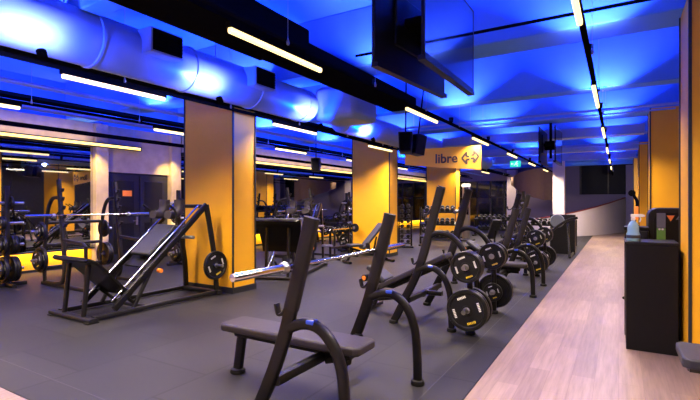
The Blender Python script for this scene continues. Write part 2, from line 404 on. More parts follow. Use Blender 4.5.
for i in range(9): MB().tube([(0, -3.4 + 3.2 * i, .08), (0, -3.4 + 3.2 * i, ZC - TZ - .04)], .0025, 5).build('suspension_wire', M['wire'], tw_)
# pale uplight heads on the tracks in front of the beams and under the duct
def mk_head():
    r = empty('uplight_head', (0, 0, 0), 0, 'x', 'spotlight')
    MB().lathe([(.02, -.02), (.035, 0), (.04, .07), (.036, .072)], n=16).build('can', M['insul'], r, smooth=True)
    MB().lathe([(.034, .0715), (.0, .0735)], n=16).build('lens', M['lens'], r)
    return r
head = Proto(mk_head)
for x, nm in TRK:
    for k, y in enumerate((1.95, 4.95, 7.9, 10.6, 13.45, 16.3, 19.15)):
        head.put((x, y, TZ + .12), (0, 0, 0), 'small uplight head, %s on top of the %s light track' % (ORD[k] if k else 'first', nm), 'uplight heads on the tracks')
        light('SPOT', 'blue_spot', (x, y, TZ + .24), 420 if x < -7 else 285, (.0, .06, 1.0), (x, y, 9), spot_size=math.radians(122), spot_blend=.12, shadow_soft_size=.03)
        light('SPOT', 'pale_spot', (x, y, TZ + .24), 38, (1.0, .72, .85), (x, y + .25, TZ + .9), spot_size=math.radians(110), spot_blend=.6, shadow_soft_size=.03)
for k, y in enumerate((.35, 1.9, 3.85, 6.0, 7.8)):
    head.put((-4.12, y, 2.66), (0, -.5, 0), 'small uplight head below the round duct, %s one from the camera' % (ORD[k]), 'uplight heads on the tracks')
    light('SPOT', 'duct_uplight', (-4.16, y, 2.76), 30, (.95, .78, 1.0), (-4.5, y, 3.0), spot_size=math.radians(120), spot_blend=.6, shadow_soft_size=.03)
    light('SPOT', 'duct_blue', (-4.16, y, 2.76), 130, (0, .06, 1.0), (-4.5, y, 3.05), spot_size=math.radians(160), spot_blend=.3, shadow_soft_size=.03)

# ------------------------------------------------------------------ hanging screens
def mk_screen():
    r = empty('hanging_screen', (0, 0, 0), 0, 'x', 'television')
    MB().box(-.022, .0, -.625, .625, 0, .76).build('rear_shell', M['plastic'], r, bevel=.006)
    MB().box(-.045, -.022, -.35, .35, .2, .62).build('mount_plate', M['plastic'], r, bevel=.01)
    MB().box(0, .004, -.612, .612, .022, .748).build('screen', M['screen'], r)
    MB().box(-.045, .012, -.625, .625, -.035, .0).box(0, .007, -.625, .625, 0, .02).box(0, .007, -.625, .625, .75, .76).box(0, .007, -.625, -.613, 0, .76).box(0, .007, .613, .625, 0, .76).build('bezel', M['plastic'], r)
    return r
scr = Proto(mk_screen)
scr.put((-1.18, 3.61, 2.5), (0, 0, 0), 'large hanging television, right one of the near pair, glossy screen side showing')
scr.put((-1.52, 3.58, 2.5), (0, 0, PI - math.radians(4.9)), 'large hanging television, left one of the near pair, dark back side showing')
scr.put((-1.18, 11.3, 2.38), (0, 0, 0), 'smaller looking far hanging television with glossy side showing')
scr.put((-1.52, 11.3, 2.38), (0, 0, PI), 'smaller looking far hanging television, dark, on left side of pole')
for y, z, lab in ((3.6, 2.5, 'black ceiling pole bracket holding the near pair of televisions'), (11.3, 2.38, 'black ceiling pole bracket holding the far pair of televisions')):
    p = empty('ceiling_bracket', (-1.35, y, z), 0, lab, 'bracket')
    MB().tube([(0, 0, .1), (0, 0, ZC - z)], .03, 12).build('pole', M['insul'], p, smooth=True)
    MB().box(-.12, .122, -.06, .06, .3, .5).box(-.12, .12, -.3, .3, .36, .42).build('cross_arm', M['insul'], p, bevel=.005)

# ------------------------------------------------------------------ sign, loudspeakers, exit sign
def at(px, py, d):
    u = (px - 350) / F * d
    return Vector((u * cs - d * sn, u * sn + d * cs, CH + (HZ - py) / F * d))
sg = empty('hanging_sign', (0, 9.6, 0), 0, 'yellow orange hanging sign reading libre with a double arrow', 'sign')
def at_y(px, py, Y):
    p = (px - 350) / F; X = (p * Y * cs - Y * sn) / (cs + p * sn); d = -X * sn + Y * cs
    return (X, CH + (HZ - py) / F * d)
SY = 9.6
q = [at_y(405, 150, SY), at_y(481, 145.2, SY), at_y(481, 170, SY), at_y(405, 165, SY)]
MB().prism(q, 0, .05).build('sign_board', M['signy'], sg, bevel=.003)
def text(body, size, loc, rot, m, parent, ext=.003, ax='CENTER', bold=.0):
    c = bpy.data.curves.new('lettering', 'FONT'); c.body = body; c.size = size; c.extrude = ext; c.align_x = ax; c.align_y = 'CENTER'; c.offset = bold
    t_ = bpy.data.objects.new('lettering_curve', c); COL.objects.link(t_); bpy.context.view_layer.update()
    me = bpy.data.meshes.new_from_object(t_.evaluated_get(bpy.context.evaluated_depsgraph_get())); bpy.data.objects.remove(t_)
    o = bpy.data.objects.new('lettering', me); COL.objects.link(o); me.materials.clear(); me.materials.append(m); o.location = loc; o.rotation_euler = rot
    if parent: o.parent = parent
    return o
tx, tz = at_y(446.3, 158.8, SY)
text('libre', .285, (tx, -.008, tz), (PI / 2, 0, 0), M['signd'], sg, .004, bold=.006)
# double arrow outline
ax_, az_ = at_y(470.3, 157.3, SY); L = .22; hh = .13
def seg(a, b, w_=.028):
    a = Vector((a[0], -.008, a[1])); b = Vector((b[0], -.008, b[1])); return [a, b], w_
ar = MB()
for s_ in (-1, 1):
    P = [(0.015 * s_, -.035), (s_ * .085, -.035), (s_ * .075, -hh), (s_ * .18, 0), (s_ * .075, hh), (s_ * .085, .035), (.02 * s_, .035)]
    P = [(ax_ + a, az_ + b + (.012 * s_)) for a, b in P]
    for a, b in zip(P[:-1], P[1:]):
        ar.sweep([(a[0], -.006, a[1]), (b[0], -.006, b[1])], .044, .016, (0, 1, 0), 6, 3)
ar.build('double_arrow', M['signd'], sg)
for px in (420, 470):
    x_, z_ = at_y(px, 147.5, SY)
    MB().tube([(x_, .025, z_ - .02), (x_, .025, ZC)], .004, 6).build('hanging_wire', M['wire'], sg)
def mk_spk():
    r = empty('loudspeaker', (0, 0, 0), 0, 'x', 'loudspeaker')
    MB().prism([(-.11, -.19), (.11, -.19), (.13, .19), (-.13, .19)], -.1, .12).build('cabinet', M['plastic'], r, bevel=.012)
    MB().box(-.095, .095, -.112, -.1, -.165, .17).build('grille', M['insul'], r, bevel=.006)
    MB().tube([(0, 0, .18), (0, 0, 1.5)], .014, 8).box(-.05, .05, -.04, .04, .18, .2).build('bracket', M['insul'], r)
    return r
spk = Proto(mk_spk)
spk.put(at(405.5, 143, 8.3), (-.15, 0, .35), 'black hanging loudspeaker, left one of the pair over the yellow sign')
spk.put(at(417, 145, 8.5), (-.15, 0, -.5), 'black hanging loudspeaker, right one of the pair over the yellow sign')
spk.put(at(316, 165, 12.5), (0, 0, .4), 'small black loudspeaker hanging near the mirrored wall left of the middle column')
ex = empty('exit_sign', (0, 15.8, 0), 0, 'small green lit exit sign hanging in the distance', 'sign')
q1 = at_y(510, 167, 15.8); q2 = at_y(520.5, 160.5, 15.8)
MB().box(q1[0], q2[0], 0, .04, q1[1], q2[1]).build('sign_body', M['exitg'], ex)
cx = (q1[0] + q2[0]) / 2; cz = (q1[1] + q2[1]) / 2
pg = MB().lathe([(.018, 0), (.018, .008)], (cx + .06, -.008, cz + .07), 'Y', 10)
for a, b in (((.05, .05), (.02, -.01)), ((.02, -.01), (.07, -.04)), ((.07, -.04), (.06, -.09)), ((.02, -.01), (-.04, -.05)), ((.04, .03), (.09, .0)), ((.04, .03), (-.01, .02)), ((-.06, 0), (-.13, 0)), ((-.13, 0), (-.1, .03)), ((-.13, 0), (-.1, -.03))):
    pg.sweep([(cx + a[0], -.004, cz + a[1]), (cx + b[0], -.004, cz + b[1])], .02, .008, (0, 1, 0), 6, 3)
pg.build('running_figure', M['exitw'], ex)
MB().tube([(cx, .02, q2[1]), (cx, .02, ZC)], .006, 6).build('hanging_rod', M['wire'], ex)

# ------------------------------------------------------------------ ramp and curved stair in the distance
def gp(px, d):
    u = (px - 350) / F * d; return Vector((u * cs - d * sn, u * sn + d * cs, 0))
def zat(py, d): return CH + (HZ - py) / F * d
def curved_wall(name, stations, m, thick=.15, label=None, cat=None):
    """stations: (px, distance, z_bottom, z_top)"""
    P = smoothpath([(*gp(a, b)[:2], 0) for a, b, _, _ in stations], 6); Z = smoothpath([(c, d_, 0) for _, _, c, d_ in stations], 6)
    vs = []; n = len(P)
    for i, p in enumerate(P):
        t = (P[min(n - 1, i + 1)] - P[max(0, i - 1)]).normalized(); nn = Vector((-t.y, t.x, 0))
        for s_, z in ((0, Z[i][0]), (0, Z[i][1]), (1, Z[i][1]), (1, Z[i][0])):
            q_ = p + nn * (thick * s_); vs.append((q_.x, q_.y, z))
    fs = [(i * 4 + j, i * 4 + (j + 1) % 4, (i + 1) * 4 + (j + 1) % 4, (i + 1) * 4 + j) for i in range(n - 1) for j in range(4)] + [(0, 1, 2, 3), tuple((n - 1) * 4 + j for j in range(4))]
    return MB().add(vs, fs).build(name, M[m], None, smooth=False), P, Z
rw, P, Z = curved_wall('ramp_wall', [(528, 21.6, 0, zat(220.5, 21.6)), (552, 20.0, 0, zat(217, 20)), (580, 19.6, 0, zat(211.5, 19.6)), (606, 20.8, 0, zat(204.5, 20.8)), (632, 23.2, 0, zat(196, 23.2))], 'white_wall')
struct(rw)
hr = MB().sweep([(p.x, p.y, z[1] + .03) for p, z in zip(P, Z)], .09, .05, (0, 0, 1), 8, 3).build('handrail', M['red'], rw, smooth=True)
uw, P2, Z2 = curved_wall('ramp_wall', [(580, 25.2, .8, zat(181, 25.2)), (600, 24.6, .8, zat(184, 24.6)), (622, 25, .8, zat(195, 25))], 'lilac_wall'); struct(uw)
st, P3, Z3 = curved_wall('stair_soffit', [(511, 24.0, zat(185, 24), zat(178, 24)), (522, 22.6, zat(193, 22.6), zat(172, 22.6)), (540, 21.8, zat(199, 21.8), zat(168, 21.8)), (566, 21.8, zat(201, 21.8), zat(168, 21.8))], 'brown', .35); struct(st)

# ------------------------------------------------------------------ weights
def mk_plate(r, t, rings=True):
    def f():
        e = empty('weight_plate', (0, 0, 0), 0, 'x', 'weight plate')
        h = t / 2
        MB().lathe([(.026, -h * .9), (.05, -h * .9), (.055, -h * .55), (r * .8, -h * .55), (r * .84, -h), (r * .97, -h), (r, -h * .6), (r, h * .6), (r * .97, h), (r * .84, h), (r * .8, h * .55), (.055, h * .55), (.05, h * .9), (.026, h * .9), (.026, -h * .9)], axis='Y', n=32).build('disc', M['plate'], e, smooth=True)
        MB().lathe([(.0262, -h * .95), (.036, -h * .97), (.036, -h * .85), (.0262, -h * .85)], axis='Y', n=20).build('hub_ring', M['steel'], e, smooth=True)
        for k, (a0, mm) in enumerate(((.35, 'white'), (2.0, 'white'), (3.5, 'white'), (5.1, 'yellowmark'))):
            mk = MB(); n = 6; da = .30
            for i in range(n):
                a = a0 + da * (i - n / 2) ; 
                c, s_ = math.cos(a0), math.sin(a0)
                off = (i - n / 2 + .5) * r * .075
                x_, z_ = c * r * .62 - s_ * off, s_ * r * .62 + c * off
                mt = Matrix.Translation((x_, -h * .58, z_)) @ Matrix.Rotation(-a0, 4, 'Y')
                mk.box(-r * .055, r * .055, -.002, .002, -r * .025, r * .025, mt)
            mk.build('marking', M[mm], e)
        return e
    return f
P_BIG = Proto(mk_plate(.225, .05)); P_MED = Proto(mk_plate(.17, .045)); P_SM = Proto(mk_plate(.12, .035))
PL = {'B': (P_BIG, .05), 'M': (P_MED, .045), 'S': (P_SM, .035)}
def plates(seq, pos, axis, where, n0=.0):
    """stack plates outwards from pos along axis ('-Y', '+Y', '+X', '-X'); seq e.g. 'BM'"""
    dv = {'-Y': Vector((0, -1, 0)), '+Y': Vector((0, 1, 0)), '+X': Vector((1, 0, 0)), '-X': Vector((-1, 0, 0))}[axis]
    rz = {'-Y': 0, '+Y': PI, '+X': PI / 2, '-X': -PI / 2}[axis]; a = n0
    names = {1: [''], 2: ['inner', 'outer'], 3: ['inner', 'middle', 'outer'], 4: ['innermost', 'second', 'third', 'outermost']}[len(seq)]
    sz = {'B': 'large', 'M': 'medium', 'S': 'small'}
    for k, c in enumerate(seq):
        pr, t = PL[c]; p = Vector(pos) + dv * (a + t / 2); a += t + .002
        pr.put(p, (0, random.uniform(-.5, .5), rz) if False else (0, 0, rz), ' '.join(('%s %s plate on %s' % (names[k], sz[c], where)).split()), 'weight plates ' + 'on racks and machines')

def mk_bar():
    r = empty('barbell', (0, 0, 0), 0, 'x', 'barbell')
    MB().tube([(0, -.66, 0), (0, .66, 0)], .014, 12).build('shaft', M['chrome'], r, smooth=True)
    for s_ in (-1, 1):
        MB().lathe([(.0, -.0), (.0245, 0), (.0245, .40), (.022, .41), (.0, .412)] if s_ > 0 else [(0, 0), (.0245, 0), (.0245, -.40), (.022, -.41), (0, -.412)], (0, .68 * s_, 0), 'Y', 24).build('sleeve', M['chrome'], r, smooth=True)
        MB().lathe([(.014, -.015), (.036, -.012), (.038, .012), (.026, .03)] if s_ > 0 else [(.014, .015), (.036, .012), (.038, -.012), (.026, -.03)], (0, .66 * s_, 0), 'Y', 24).build('collar', M['steel'], r, smooth=True)
    return r
BAR = Proto(mk_bar)

# ------------------------------------------------------------------ bench press stations
def rubber_foot(x, y, par, w_=.085, h_=.07):
    return MB().lathe([(w_ * .62, 0), (w_ * .66, .01), (w_ * .6, .035), (w_ * .5, .04)], (x, y, 0.004), 'Z', 20).build('rubber_foot', M['rubber'], par, smooth=True)
def mk_bench(incline):
    def f():
        r = empty('bench_press', (0, 0, 0), 0, 'x', 'weight bench')
        H = 1.63 if incline else 1.36
        top = (-.12, H) if incline else (-.24, H)
        low = [(-.71, .03), (-.65, .14), (-.555, .34)]
        if incline: up = low + [(-.44, .56), (-.33, .86), (top[0] - .02, H - .08), top]
        else: up = low + [(-.46, .58), (-.40, .78), (top[0] - .02, H - .08), top]
        for s_ in (-1, 1):
            y = .55 * s_
            pts = smoothpath([(a, y, b) for a, b in up], 5)
            u = MB().sweep(pts, .095, .05, (0, 1, 0), 14, 4).build('upright', M['frame'], r, smooth=True)
            rubber_foot(-.715, y, u)
            hi = [p for p in pts if p.z > .74]
            g = MB().sweep(hi, .1, .06, (0, 1, 0), 14, 4).build('wear_guard', M['guard'], u, smooth=True)
            zz = .70
            arch = smoothpath([(-.42, y, .655), (-.3, y, .70), (-.18, y, .685), (-.08, y, .59), (-.02, y, .44), (0, y, .22), (.004, y, .03)], 5)
            a_ = MB().sweep(arch, .07, .055, (0, 1, 0), 14, 3).build('front_leg', M['frame'], r, smooth=True)
            rubber_foot(.004, y, a_)
            MB().box(-.27, -.21, y - .029, y + .029, .704, .732, Matrix.Translation((0, 0, 0))).build('blue_sticker', M['bluemark'], a_, bevel=.008)
            if incline:
                a2 = smoothpath([(-.26, y, 1.06), (-.14, y, 1.11), (.02, y, 1.06), (.15, y, .9), (.205, y, .66), (.215, y, .3), (.215, y, .03)], 5)
                o2 = MB().sweep(a2, .065, .055, (0, 1, 0), 14, 3).build('storage_arm', M['frame'], r, smooth=True)
                rubber_foot(.215, y, o2)
                for z_ in (.29, .76):
                    MB().lathe([(.024, -.2), (.024, .2), (.0, .202)], (.212, y + (.05 * s_), z_), 'Y', 14).build('plate_horn', M['steel'], o2, smooth=True)
            # bar hooks
            hz = H - .27
            for z_, lx in ((hz, .12), (.78, .1)):
                hk = MB()
                # upright x at height z_
                xu = min(pts, key=lambda p: abs(p.z - z_)).x
                hk.sweep(smoothpath([(xu - .02, y, z_ + .03), (xu - .06, y, z_ - .03), (xu - lx, y, z_ - .045), (xu - lx - .02, y, z_ + .02)], 4), .022, .05, (0, 1, 0), 8, 3)
                hk.build('bar_hook', M['frame2'], u, smooth=True)
        MB().sweep([(-.53, -.55, .30), (-.53, .55, .30)], .07, .07, (0, 0, 1), 12, 4).sweep([(-.53, 0, .3), (-.3, 0, .3)], .06, .06, (0, 1, 0), 12, 4).build('cross_beam', M['frame'], r, smooth=True)
        if incline:
            MB().sweep([(.15, -.55, .07), (.15, .55, .07)], .06, .05, (0, 0, 1), 10, 4).build('base_beam', M['frame'], r, smooth=True)
            a = math.radians(27)
            mt = Matrix.Translation((-.62, 0, .545)) @ Matrix.Rotation(-a, 4, 'Y')
            MB().box(-.56, .48, -.14, .14, .0, .075, mt).build('back_pad', M['pad'], r, bevel=.022, seg=3)
            mt2 = Matrix.Translation((-1.2, 0, .47)) @ Matrix.Rotation(math.radians(35), 4, 'Y')
            MB().box(-.16, .16, -.15, .15, 0, .07, mt2).build('seat', M['padgrey'], r, bevel=.022, seg=3)
            MB().sweep([(-1.25, 0, .44), (-1.1, 0, .34), (-.98, 0, .33), (-.2, 0, .72)], .06, .06, (0, 1, 0), 10, 4).sweep([(-1.15, 0, .36), (-1.28, 0, .04)], .06, .06, (0, 1, 0), 10, 4).sweep([(-1.28, -.25, .04), (-1.28, .25, .04)], .06, .05, (0, 0, 1), 10, 4).sweep([(-1.2, 0, .14), (-.53, 0, .27)], .06, .06, (0, 1, 0), 10, 4).build('seat_frame', M['frame'], r, smooth=True)
            MB().tube([(-1.32, -.2, .44), (-1.32, .2, .44)], .045, 16).build('leg_roller', M['rubber'], r, smooth=True)
            MB().tube([(-1.32, -.212, .44), (-1.32, -.2, .44)], .03, 16).build('roller_cap', M['orange'], r, smooth=True)
        else:
            poly = [(-1.49, -.12), (-1.46, -.15), (-.19, -.15), (-.15, -.12), (-.15, .12), (-.19, .15), (-1.46, .15), (-1.49, .12)]
            MB().prism(poly, .385, .45, 'XY').build('bench_pad', M['pad'], r, bevel=.02, seg=3)
            MB().sweep([(-1.42, 0, .35), (-.28, 0, .35)], .07, .07, (0, 1, 0), 12, 4).build('bench_beam', M['frame'], r, smooth=True)
            MB().box(-1.44, -.2, -.1, .1, .372, .386).build('pad_board', M['blacktrim'], r)
            lg = MB().sweep([(-1.36, 0, .34), (-1.41, 0, .03)], .085, .055, (0, 1, 0), 12, 4).build('rear_leg', M['frame'], r, smooth=True)
            rubber_foot(-1.412, 0, lg, .1)
            MB().sweep([(-.3, 0, .34), (-.5, 0, .28)], .065, .06, (0, 1, 0), 12, 4).build('brace', M['frame'], r, smooth=True)
        return r
    return f
FLAT = Proto(mk_bench(False)); INC = Proto(mk_bench(True))
FLAT.put((-1.38, 2.8, 0), label='nearest flat bench press station with two leaning uprights and dark vinyl pad')
INC.put((-1.62, 5.48, 0), label='incline bench press station with stored weight plates, second in the row along the aisle')
FLAT.put((-1.13, 7.9, 0), label='flat bench press station, third in the row along the aisle')
INC.put((-1.6, 10.05, 0), label='incline bench press station, fourth and farthest in the row along the aisle')
BAR.put((-1.745, 2.8, 1.055), label='chrome barbell racked on the nearest flat bench press')
for (X0, Y0, nm) in ((-1.62, 5.48, 'the nearer incline bench'), (-1.6, 10.05, 'the farther incline bench')):
    x = X0 + .212
    plates('BB', (x, Y0 - .585, .29), '-Y', 'the low near horn of ' + nm)
    plates('MMM', (x, Y0 - .585, .76), '-Y', 'the upper near horn of ' + nm)
    plates('B', (x, Y0 - .515, .29), '+Y', 'the low inner near horn of ' + nm)
    plates('MM', (x, Y0 + .515, .76), '-Y', 'the upper far inner horn of ' + nm)
    plates('M', (x, Y0 + .585, .76), '+Y', 'the upper outer far horn of ' + nm)
    plates('BB', (x, Y0 + .585, .29), '+Y', 'the low outer far horn of ' + nm)
    plates('S', (x, Y0 + .515, .29), '-Y', 'the low inner far horn of ' + nm)

# ------------------------------------------------------------------ hack squat / leg press machines
def mk_hack(kind):
    def f():
        r = empty('leg_machine', (0, 0, 0), 0, 'x', 'leg machine')
        # base
        MB().sweep([(-.02, .05, .035), (.92, .05, .035)], .11, .055, (0, 0, 1), 12, 5).build('front_foot', M['frame2'], r, smooth=True)
        for x in (.03, .87): rubber = MB().box(x - .05, x + .05, -.02, .12, 0, .02).build('rubber_foot', M['rubber'], r, bevel=.005)
        for x in (.08, .84):
            MB().sweep([(x, .08, .05), (x, 2.03, .05)], .06, .06, (1, 0, 0), 12, 5).build('base_rail', M['frame2'], r, smooth=True)
        MB().sweep([(.0, 2.03, .045), (.92, 2.03, .045)], .09, .06, (0, 0, 1), 12, 5).build('rear_foot', M['frame2'], r, smooth=True)
        A = Vector((0, .36, .1)); B = Vector((0, 1.84, 1.42)); dv = (B - A).normalized(); nv = Vector((0, -dv.z, dv.y))
        for x in (.1, .82):
            MB().sweep([(x, A.y, A.z), (x, B.y, B.z)], .085, .055, (1, 0, 0), 12, 5).build('guide_beam', M['frame'], r, smooth=True)
            MB().sweep(smoothpath([(x, 2.05, .05), (x, 2.02, .5), (x, 1.93, 1.0), (x, 1.84, 1.42)], 4), .08, .05, (1, 0, 0), 12, 5).build('rear_upright', M['frame2'], r, smooth=True)
            xi = .17 if x < .5 else .75
            o_ = nv * .06
            MB().tube([(xi, A.y + o_.y + .05, A.z + o_.z + .05), (xi, B.y + o_.y - .05, B.z + o_.z - .05)], .015, 12).build('guide_rod', M['chrome'], r, smooth=True)
            # brace
            MB().sweep([(x, .62, .06), (x, .9, .56)], .05, .045, (1, 0, 0), 10, 5).build('brace', M['frame2'], r, smooth=True)
        MB().sweep([(.1, 1.84, 1.40), (.82, 1.84, 1.40)], .06, .06, (0, 0, 1), 10, 4).build('top_bar', M['frame'], r, smooth=True)
        # footplate
        if kind == 0: pf = [(0.0, .74), (.03, .75), (.2, .66), (.5, .36), (.62, .24)]; ww = (.06, .86); pz = .68
        else: pf = [(-.12, 1.1), (-.05, 1.13), (.12, 1.02), (.36, .7), (.42, .5)]; ww = (-.04, .96); pz = .98
        sp = smoothpath([(.46, a, b) for a, b in pf], 5)
        n = len(sp); tap = [(.86 + .14 * math.sin(PI * min(1, i / n * 1.6 + .1))) for i in range(n)]
        MB().sweep(sp, .045, ww[1] - ww[0], (1, 0, 0), 16, 10, True, tap).build('foot_plate', M['frame'], r, smooth=True)
        MB().sweep([p + Vector((0, -.008, .03)) for p in sp[1:-1]], .012, (ww[1] - ww[0]) * .92, (1, 0, 0), 16, 12, True, tap[1:-1]).build('grip_mat', M['rubber'], r, smooth=True)
        for x in (.24, .68):
            MB().sweep([(x, .06, .05), (x, .12, pz)], .055, .055, (1, 0, 0), 12, 3).build('plate_post', M['frame2'], r, smooth=True)
        MB().sweep([(.24, .5, .3), (.24, .75, .08)], .04, .05, (1, 0, 0), 10, 4).sweep([(.68, .5, .3), (.68, .75, .08)], .04, .05, (1, 0, 0), 10, 4).sweep([(.1, .78, .06), (.82, .78, .06)], .06, .05, (0, 0, 1), 10, 4).build('plate_brace', M['frame2'], r, smooth=True)
        # carriage
        ang = math.atan2(dv.z, dv.y)
        def onr(t, off): 
            p = A + dv * t + nv * off; return Matrix.Translation((.46, p.y, p.z)) @ Matrix.Rotation(ang, 4, 'X')
        MB().box(-.3, .3, -.42, .42, .0, .03, onr(1.14, -.06)).build('carriage', M['frame'], r, bevel=.01)
        MB().box(-.22, .22, -.3, .3, .03, .1, onr(1.16, -.01)).build('back_pad', M['padgrey' if kind == 0 else 'pad'], r, bevel=.025, seg=3)
        for x in (-.17, .17):
            pad = MB().sweep(smoothpath([(x, .30, .24), (x, .38, .16), (x, .5, .17), (x, .6, .27)], 3), .12, .16, (1, 0, 0), 12, 3)
            mtx = onr(1.18, .02)
            pad.v = [mtx @ v for v in pad.v]
            pad.build('shoulder_pad', M['pad'], r, smooth=True)
        mtx = onr(1.12, .06)
        for x in (-.29, .29):
            hd = MB().tube(smoothpath([(x, .3, .05), (x, .42, .2), (x * 1.02, .4, .36)], 4), .016, 8)
            hd.v = [mtx @ v for v in hd.v]; hd.build('handle', M['rubber'], r, smooth=True)
        MB().tube([(.82, 1.95, .48), (1.06, 1.95, .48)], .024, 12).build('plate_horn', M['steel'], r, smooth=True)
        MB().tube([(.0, 1.5, .98), (.0, 1.5, .98)] if False else [(.75, 1.45, .95), (1.0, 1.45, .95)], .024, 12).build('carriage_horn', M['steel'], r, smooth=True)
        MB().lathe([(.0, -.03), (.03, -.03), (.034, 0), (.03, .03), (0, .03)], (.88, .98, .52), 'X', 14).build('orange_knob', M['orange'], r, smooth=True)
        return r
    return f
HS = Proto(mk_hack(0)); LP = Proto(mk_hack(1))
HS.put((-6.3, 2.98, 0), label='hack squat machine with slate pad in front of the nearest yellow column')
LP.put((-5.95, 6.35, 0), (0, 0, .33), label='leg press machine with big black foot plate just beyond the nearest yellow column')
plates('B', (-5.44, 4.93, .48), '+X', 'the rear horn of the hack squat machine', .02)

# ------------------------------------------------------------------ squat racks, bars
def mk_rack():
    r = empty('squat_rack', (0, 0, 0), 0, 'x', 'squat rack')
    for s_ in (-1, 1):
        y = .5 * s_
        pts = smoothpath([(-.55, y, .05), (-.2, y, .06), (0, y, .14), (.03, y, .5), (-.08, y, 1.3), (-.16, y, 1.85)], 5)
        u = MB().sweep(pts, .08, .06, (0, 1, 0), 12, 4).build('upright', M['frame2'], r, smooth=True)
        for z_ in (1.05, 1.2, 1.35, 1.5, 1.65):
            xu = min(pts, key=lambda p: abs(p.z - z_)).x
            MB().sweep([(xu + .02, y, z_ - .02), (xu + .085, y, z_), (xu + .105, y, z_ + .05)], .025, .05, (0, 1, 0), 8, 4).build('bar_hook', M['guard'], u, smooth=True)
        MB().sweep(smoothpath([(-.62, y, .04), (-.64, y, .5), (-.55, y, 1.2), (-.4, y, 1.5), (-.14, y, 1.55)], 5), .06, .05, (0, 1, 0), 12, 4).build('rear_upright', M['frame2'], r, smooth=True)
        MB().sweep([(-.7, y, .03), (.75, y, .03)], .07, .06, (0, 1, 0), 12, 4).build('base_rail', M['frame2'], r, smooth=True)
        MB().sweep([(.03, y, .82), (.6, y, .78), (.68, y, .74), (.68, y, .05)], .05, .05, (0, 1, 0), 10, 4).build('spotter_arm', M['frame2'], r, smooth=True)
        for z_ in (.45, .95):
            MB().lathe([(.024, 0), (.024, .22 * s_)], (-.63, y, z_), 'Y', 12).build('plate_horn', M['steel'], r, smooth=True)
    MB().sweep([(-.62, -.5, .3), (-.62, .5, .3)], .06, .06, (0, 0, 1), 10, 4).sweep([(-.58, -.5, 1.1), (-.58, .5, 1.1)], .06, .06, (0, 0, 1), 10, 4).sweep([(-.62, -.5, .7), (-.62, .5, .7)], .06, .06, (0, 0, 1), 10, 4).build('cross_beam', M['frame2'], r, smooth=True)
    return r
RK = Proto(mk_rack)
RACKS = [(-8.1, 4.55, 'squat rack by the mirror at left, behind the hack squat machine', 'the left squat rack'),
         (-7.3, 9.75, 'squat rack seen between the nearest and middle yellow columns', 'the middle squat rack'),
         (-8.2, 14.4, 'squat rack farther along the mirrored wall', 'the far squat rack'),
         (-6.1, 17.8, 'squat rack beyond the dumbbell tower right of the middle column', 'the distant squat rack')]
for x, y, lab, nm in RACKS:
    RK.put((x, y, 0), label=lab)
    BAR.put((x + .02, y, 1.24), label='chrome barbell racked on ' + nm)
    plates('BM', (x - .63, y - .52, .45), '-Y', 'the low near horn of ' + nm, .02)
    plates('MS', (x - .63, y - .52, .95), '-Y', 'the high near horn of ' + nm, .02)
    plates('BB', (x - .63, y + .52, .45), '+Y', 'the low far horn of ' + nm, .02)
    plates('M', (x - .63, y + .52, .95), '+Y', 'the high far horn of ' + nm, .02)
RK.put((-8.3, .9, 0), label='squat rack at the left edge of the view')
BAR.put((-8.28, .9, 1.24), label='chrome barbell racked on the rack at the left edge')

# plate tree at the left edge
def mk_tree():
    r = empty('plate_tree', (0, 0, 0), 0, 'x', 'plate tree')
    MB().sweep([(0, 0, .03), (0, 0, 1.75)], .08, .08, (0, 1, 0), 12, 5).build('post', M['frame2'], r, smooth=True)
    MB().sweep([(-.3, 0, .03), (.3, 0, .03)], .07, .06, (0, 1, 0), 12, 4).sweep([(0, -.3, .03), (0, .3, .03)], .07, .06, (1, 0, 0), 12, 4).build('base', M['frame2'], r, smooth=True)
    for z_ in (.3, .72, 1.1, 1.45):
        MB().lathe([(.024, -.26), (.024, .26)], (0, 0, z_), 'Y', 12).build('plate_horn', M['steel'], r, smooth=True)
    return r
TR = Proto(mk_tree)
for x, y, lab, nm in ((-9.1, 3.62, 'upright plate tree by the mirror at the left edge', 'the tree at the left edge'),
                      (-8.9, 7.0, 'upright plate tree in front of the black double door', 'the tree by the doors'),
                      (-9.6, 8.9, 'upright plate tree just past the door beside the mirror', 'the tree beyond the doors'),
                      (-7.0, 11.5, 'upright plate tree left of the middle yellow column', 'the tree left of the middle column'),
                      (-2.1, 12.2, 'upright plate tree behind the farthest incline bench', 'the tree behind the far benches')):
    TR.put((x, y, 0), label=lab)
    plates('BB', (x, y + .04, .3), '+Y', 'the lowest far peg of ' + nm); plates('BM', (x, y - .04, .3), '-Y', 'the lowest near peg of ' + nm)
    plates('MM', (x, y + .04, .72), '+Y', 'the second far peg of ' + nm); plates('MS', (x, y - .04, .72), '-Y', 'the second near peg of ' + nm)
    plates('SS', (x, y - .04, 1.1), '-Y', 'the third near peg of ' + nm); plates('S', (x, y + .04, 1.45), '+Y', 'the top far peg of ' + nm)
